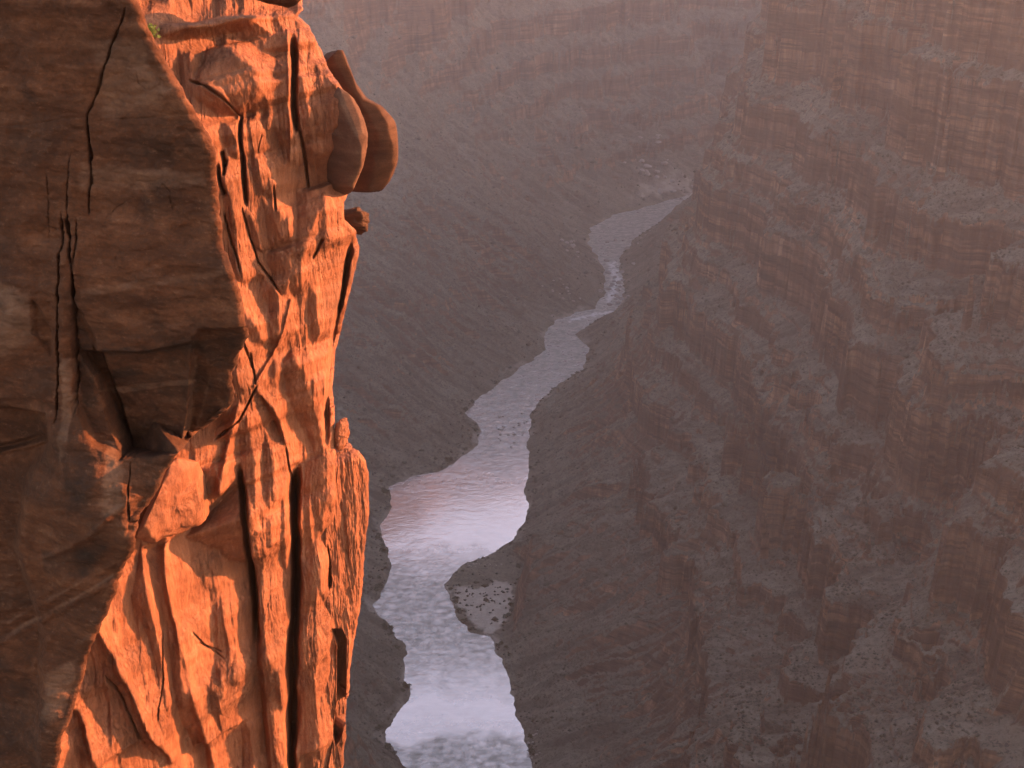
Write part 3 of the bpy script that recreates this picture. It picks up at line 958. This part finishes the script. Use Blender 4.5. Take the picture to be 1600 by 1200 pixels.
tag(o, 'smooth grey brown rounded boulder wrapped by the jutting dark slab', 'boulder')
o = outline_rock('boulder', SF, [(500, 332), (540, 328), (558, 325), (573, 331), (577, 346), (572, 362), (553, 367), (530, 366), (505, 362), (496, 345)], -.1, .55, M_SLAB, flat=4, amp=.08, freq=4, seed=2)
tag(o, 'small brown boulder lodged under the jutting dark slab', 'boulder')
o = outline_rock('boulder', CF, [(526, 660), (534, 653), (541, 656), (544, 672), (543, 690), (538, 702), (526, 704), (520, 680)], .10, .30, M_LIT, flat=3, amp=.08, freq=4, seed=3)
tag(o, 'small sunlit knob of rock standing on the shoulder of the fluted pillar', 'boulder')
o = outline_rock('boulder', CF, [(388, -40), (470, -45), (481, -14), (478, 6), (466, 14), (440, 11), (410, 4), (392, -4)], .35, .8, M_SLAB, flat=4, amp=.07, freq=2.5, seed=4)
tag(o, 'dark brown rock resting on top of the sunlit cliff, cut by the upper edge', 'boulder')
o = outline_rock('hanging_block', CF, [(218, 838), (226, 800), (246, 755), (272, 715), (292, 698), (312, 712), (326, 742), (333, 775), (331, 800), (314, 818), (285, 828), (255, 838), (236, 848)], .30, .42, M_LIT, flat=3.2, amp=.07, freq=2.4, seed=5, skew=-.25)
tag(o, 'rounded orange block of sandstone hanging below the tip of the shadowed buttress', 'rock')

# the fluted pillar standing against the cliff
PF = Face(545, 900, 33.3, (.71, .70), (.13, -.93, .36))
PE = [(556, 704), (566, 709), (575, 722), (580, 740), (582, 775), (580, 820), (576, 860), (571, 900), (568, 940), (562, 975), (556, 1020), (550, 1070), (547, 1110), (545, 1150), (541, 1180), (540, 1220), (536, 1320)]
PL = [(534, 704), (528, 709), (521, 722), (516, 740), (511, 775), (510, 820), (508, 860), (507, 900), (506, 940), (502, 975), (500, 1020), (498, 1070), (497, 1110), (496, 1150), (494, 1180), (492, 1220), (488, 1320)]


def pillar_h(A, Z):
    wa = .10 * noise2(A * 2, Z * .7, 171) + .03 * noise2(A * 6, Z * 3, 172)
    fl = ridge2((A + wa) * 6, Z * .6, 4, 173, .6)
    H = .028 * (fl - .5) + .13 * fbm2(A * 1.6, Z * .5, 3, 174) + .018 * fbm2(A * 8, Z * 5, 3, 175)
    zt_ = PF.uv([(545, 704)])[0, 1]
    H = H - .55 * sstep(.45, 0, zt_ - Z) ** 2
    for P, dep, soft in (([(518, 984), (534, 984), (541, 1000), (540, 1120), (533, 1150), (524, 1164), (520, 1150), (526, 1100), (527, 1010)], .9, .02),
                         ([(512, 852), (517, 880), (518, 915), (513, 922), (510, 890)], .5, .02),
                         ([(496, 975), (520, 988), (526, 1010), (525, 1100), (519, 1160), (494, 1320), (480, 1320)], .16, .03)):
        H = H - dep * sstep(soft, -soft, sdf_poly(A + .15 * wa, Z, PF.uv(P)))
    return H


zpa = PF.uv([(545, 704)])[0, 1]; zpb = PF.uv([(510, 1320)])[0, 1]
o = relief_solid('rock_pillar', PF, PE, None, np.linspace(zpa, zpb, 520), 110, pillar_h, rough_cliff, M_LIT, back=1.6, rad=.22, left_pts=PL)
tag(o, 'fluted sunlit rock pillar with a dark slot standing at the cliff edge by the river', 'rock pillar')


# ---- plants
def leaf_cloud(n, size, leaf, flat=.8, seed=0):
    g = np.random.default_rng(seed)
    d = g.normal(size=(n, 3)); d /= np.linalg.norm(d, axis=1)[:, None]
    rad = g.uniform(.35, 1, n) ** .6
    lob = 1 + .35 * np.sin(3 * np.arctan2(d[:, 1], d[:, 0]) + g.uniform(0, 6)) * (1 - abs(d[:, 2]))
    c = d * (rad * lob)[:, None] * size * np.array([1, 1, flat]); c[:, 2] = np.abs(c[:, 2]) + .08 * size
    u = g.normal(size=(n, 3)); u /= np.linalg.norm(u, axis=1)[:, None]
    w = np.cross(u, g.normal(size=(n, 3))); w /= np.linalg.norm(w, axis=1)[:, None]
    L_ = leaf * g.uniform(.6, 1.3, n)[:, None]
    v = np.stack([c - u * L_, c - w * L_ * .6, c + u * L_, c + w * L_ * .6], 1).reshape(-1, 3)
    return v, np.arange(4 * n).reshape(-1, 4)


pt = CF.uv([(226, 48)])
Ht = cliff_h(np.array([[pt[0, 0] - .02, pt[0, 0]], [pt[0, 0] - .02, pt[0, 0]]]), np.array([[pt[0, 1], pt[0, 1]], [pt[0, 1] - .02, pt[0, 1] - .02]]))[0, 1]
base = CF.pos(pt[:, 0], pt[:, 1], np.array([Ht + .10]))[0]
tr = bpy.data.objects.new('plant', None); tr.location = base; C.objects.link(tr)
v, f = leaf_cloud(160, .17, .045, 1.9, 3)
mesh_np('leaves', v + np.array([0, 0, .08]), f, M_TUFT, False, parent=tr)
a = np.linspace(0, 2 * np.pi, 7)[:-1]
st = np.concatenate([np.stack([.014 * np.cos(a), .014 * np.sin(a), np.full(6, -.12)], 1), np.stack([.008 * np.cos(a) + .02, .008 * np.sin(a), np.full(6, .2)], 1)])
mesh_np('stem', st, np.array([(k, (k + 1) % 6, 6 + (k + 1) % 6, 6 + k) for k in range(6)]), M_TWIG, True, parent=tr)
tag(tr, 'yellow green tuft of a plant growing on the ledge beside the buttress', 'plant')

bush_me = []
for k in range(4):
    v, f = leaf_cloud(150, 1.0, .26, .75, 20 + k)
    ob = mesh_np('riverside_bush', v, f, M_BUSH, False); bush_me.append(ob.data); bpy.data.objects.remove(ob)


def bank_points(P, n, i0, i1, inland, seed):
    g = np.random.default_rng(seed)
    q = resample(P[i0:i1], 600)
    k = g.integers(1, 599, n)
    t = q[k + 0] - q[k - 1]; t /= np.linalg.norm(t, axis=1)[:, None]
    nrm = np.stack([-t[:, 1], t[:, 0]], 1)
    off = np.abs(g.normal(0, inland, n)) + 1.5
    for sg in (1, -1):
        c = q[k] + nrm * (off * sg)[:, None]
        d, _ = river_dist(c[:, 0], c[:, 1])
        if sg == 1: best, bd = c, d
        else:
            m = d > bd; best = np.where(m[:, None], c, best); bd = np.maximum(bd, d)
    return best[bd > .8]


pts = [(bank_points(GL, 170, 1, 24, 6, 1), 'dark bush in the fringe along the river bank at the foot of the talus slope', 'bushes along the talus bank'),
       (bank_points(GR, 190, 1, 32, 6, 2), 'dark bush in the fringe along the river bank below the stepped canyon wall', 'bushes along the wall bank')]
se = resample(np.vstack([SANDBAR, SANDBAR[:1]]), 60)[:-1] + np.random.default_rng(4).normal(0, 3.0, (59, 2))
pts.append((se, 'dark bush among the bushes ringing the pale sandbar', 'bushes ringing the sandbar'))
g = np.random.default_rng(9)
for arr, lab, grp in pts:
    z, d, _ = ground_z(arr[:, 0], arr[:, 1])
    for (x, y), zz, dd in zip(arr, z, d):
        if dd < .8 or noise2(np.array([x / 45]), np.array([y / 45]), 55)[0] < -.12: continue
        o = bpy.data.objects.new('riverside_bush', bush_me[g.integers(4)]); C.objects.link(o)
        sz = 1.1 + 3.4 * g.uniform() ** 2
        o.location = (x, y, zz - .2); o.scale = (sz * g.uniform(.8, 1.3), sz, sz * g.uniform(.7, 1.1)); o.rotation_euler = (0, 0, g.uniform(0, 6.3))
        tag(o, lab, 'bush', grp)

# boulders: pale ones along the banks and standing in the rapids
bl_me = []
for k in range(4):
    gg = np.random.default_rng(50 + k)
    nr_, na_ = 8, 12
    tt = np.linspace(.05, np.pi - .05, nr_); pp = np.linspace(0, 2 * np.pi, na_ + 1)[:-1]
    T_, P_ = np.meshgrid(tt, pp, indexing='ij')
    v = np.stack([np.sin(T_) * np.cos(P_), np.sin(T_) * np.sin(P_), .7 * np.cos(T_)], -1).reshape(-1, 3)
    v *= (1 + .35 * fbm3(v[:, 0] * 1.2 + 9 * k, v[:, 1] * 1.2, v[:, 2] * 1.2, 3, 180 + k))[:, None]
    ob = mesh_np('river_boulder', v, grid_faces(nr_, na_, True)[:, ::-1], M_BOULD, False); bl_me.append(ob.data); bpy.data.objects.remove(ob)


def scatter_px(cx, cy, sx, sy, n, lab, grp, smin, smax):
    q = ground(np.stack([g.normal(cx, sx, n), g.normal(cy, sy, n)], 1))
    z, d, _ = ground_z(q[:, 0], q[:, 1])
    for (x, y), zz in zip(q, z):
        o = bpy.data.objects.new('river_boulder', bl_me[g.integers(4)]); C.objects.link(o)
        s_ = g.uniform(smin, smax)
        o.location = (x, y, max(zz, ZW) + .1 * s_); o.scale = (s_ * g.uniform(.8, 1.5), s_, s_ * g.uniform(.6, 1.0)); o.rotation_euler = (g.uniform(-.3, .3), g.uniform(-.3, .3), g.uniform(0, 6.3))
        tag(o, lab, 'boulder', grp)


scatter_px(800, 668, 16, 14, 26, 'boulder breaking the water of the rapid in mid river above the pool', 'boulders in the rapid', .9, 2.4)
scatter_px(752, 880, 14, 4, 16, 'pale boulder on the shore just above the sandbar', 'boulders above the sandbar', .8, 1.6)
scatter_px(1020, 296, 36, 8, 22, 'pale boulder on the gravel bar at the distant bend of the river', 'boulders on the distant gravel bar', 3, 8)
scatter_px(962, 448, 14, 16, 30, 'boulder standing in the distant rapids where the river narrows', 'boulders in the distant rapids', 2, 5)
scatter_px(890, 408, 10, 6, 10, 'pale boulder beside the distant rapids', 'boulders beside the distant rapids', 2, 5)
scatter_px(985, 380, 18, 5, 10, 'pale boulder on the shore across from the distant rapids', 'boulders across from the distant rapids', 2, 5)
scatter_px(880, 475, 18, 3, 12, 'pale boulder on the spur where the river narrows', 'boulders on the spur', 1.5, 3.5)
scatter_px(832, 1170, 8, 20, 12, 'boulder on the stony shore at the lower edge of the photo', 'boulders on the stony shore', .8, 1.8)

# scrub dotted over slopes and ledges: nobody could count it
n = 42000
g = np.random.default_rng(12)
tha = np.radians(g.uniform(-12, 22.5, n)); ra = 690 * (3000 / 690) ** g.uniform(0, 1, n)
x, y = ra * np.sin(tha), ra * np.cos(tha)
z, d, rt = ground_z(x, y)
z2, _, _ = ground_z(x + 2.5, y); z3, _, _ = ground_z(x, y + 2.5)
slope = np.hypot(z2 - z, z3 - z) / 2.5
dens = .5 + .9 * fbm2(x / 60, y / 60, 3, 191)
k = (d > 3) & (slope < 1.1) & (g.uniform(0, 1, n) < np.clip(dens, .05, 1))
x, y, z, ra = x[k], y[k], z[k], ra[k]
m = len(x)
sz = g.uniform(.55, 1.6, m) * (1 + (ra / 2600) ** 1.5) * np.where(g.uniform(0, 1, m) < .07, 1.9, 1)
oct_ = np.array([(1, 0, 0), (0, 1, 0), (-1, 0, 0), (0, -1, 0), (0, 0, 1.0), (0, 0, -.5)])
of = np.array([(0, 1, 4), (1, 2, 4), (2, 3, 4), (3, 0, 4), (1, 0, 5), (2, 1, 5), (3, 2, 5), (0, 3, 5)])
v = oct_[None] * g.uniform(.6, 1.35, (m, 6, 1)) * sz[:, None, None] + np.stack([x, y, z + .15 * sz], 1)[:, None]
f = (of[None] + 6 * np.arange(m)[:, None, None]).reshape(-1, 3)
tag(mesh_np('scrub', v.reshape(-1, 3), f, M_SCRUB, True), 'low dark scrub dotted over the slopes and ledges', 'scrub', kind='stuff')

# ---- haze: the air of the whole canyon
hz = bpy.data.materials.new('canyon_air'); hz.use_nodes = True
hz.node_tree.nodes.clear()
ho = hz.node_tree.nodes.new('ShaderNodeOutputMaterial')
hv = hz.node_tree.nodes.new('ShaderNodeVolumePrincipled')
hv.inputs['Color'].default_value = (.96, .84, .82, 1)
hv.inputs['Density'].default_value = 1.02e-4
hv.inputs['Anisotropy'].default_value = .4
hz.node_tree.links.new(hv.outputs[0], ho.inputs['Volume'])
xs, zs = 9600.0, (-912.0, 330.0)
v = np.array([(a * xs, b * xs, c) for a in (-1, 1) for b in (-1, 1) for c in zs])
f = np.array([(0, 1, 3, 2), (4, 6, 7, 5), (0, 4, 5, 1), (2, 3, 7, 6), (0, 2, 6, 4), (1, 5, 7, 3)])
o = mesh_np('haze', v, f, hz, False)
tag(o, 'thin purple evening haze filling the canyon', 'haze', kind='stuff')
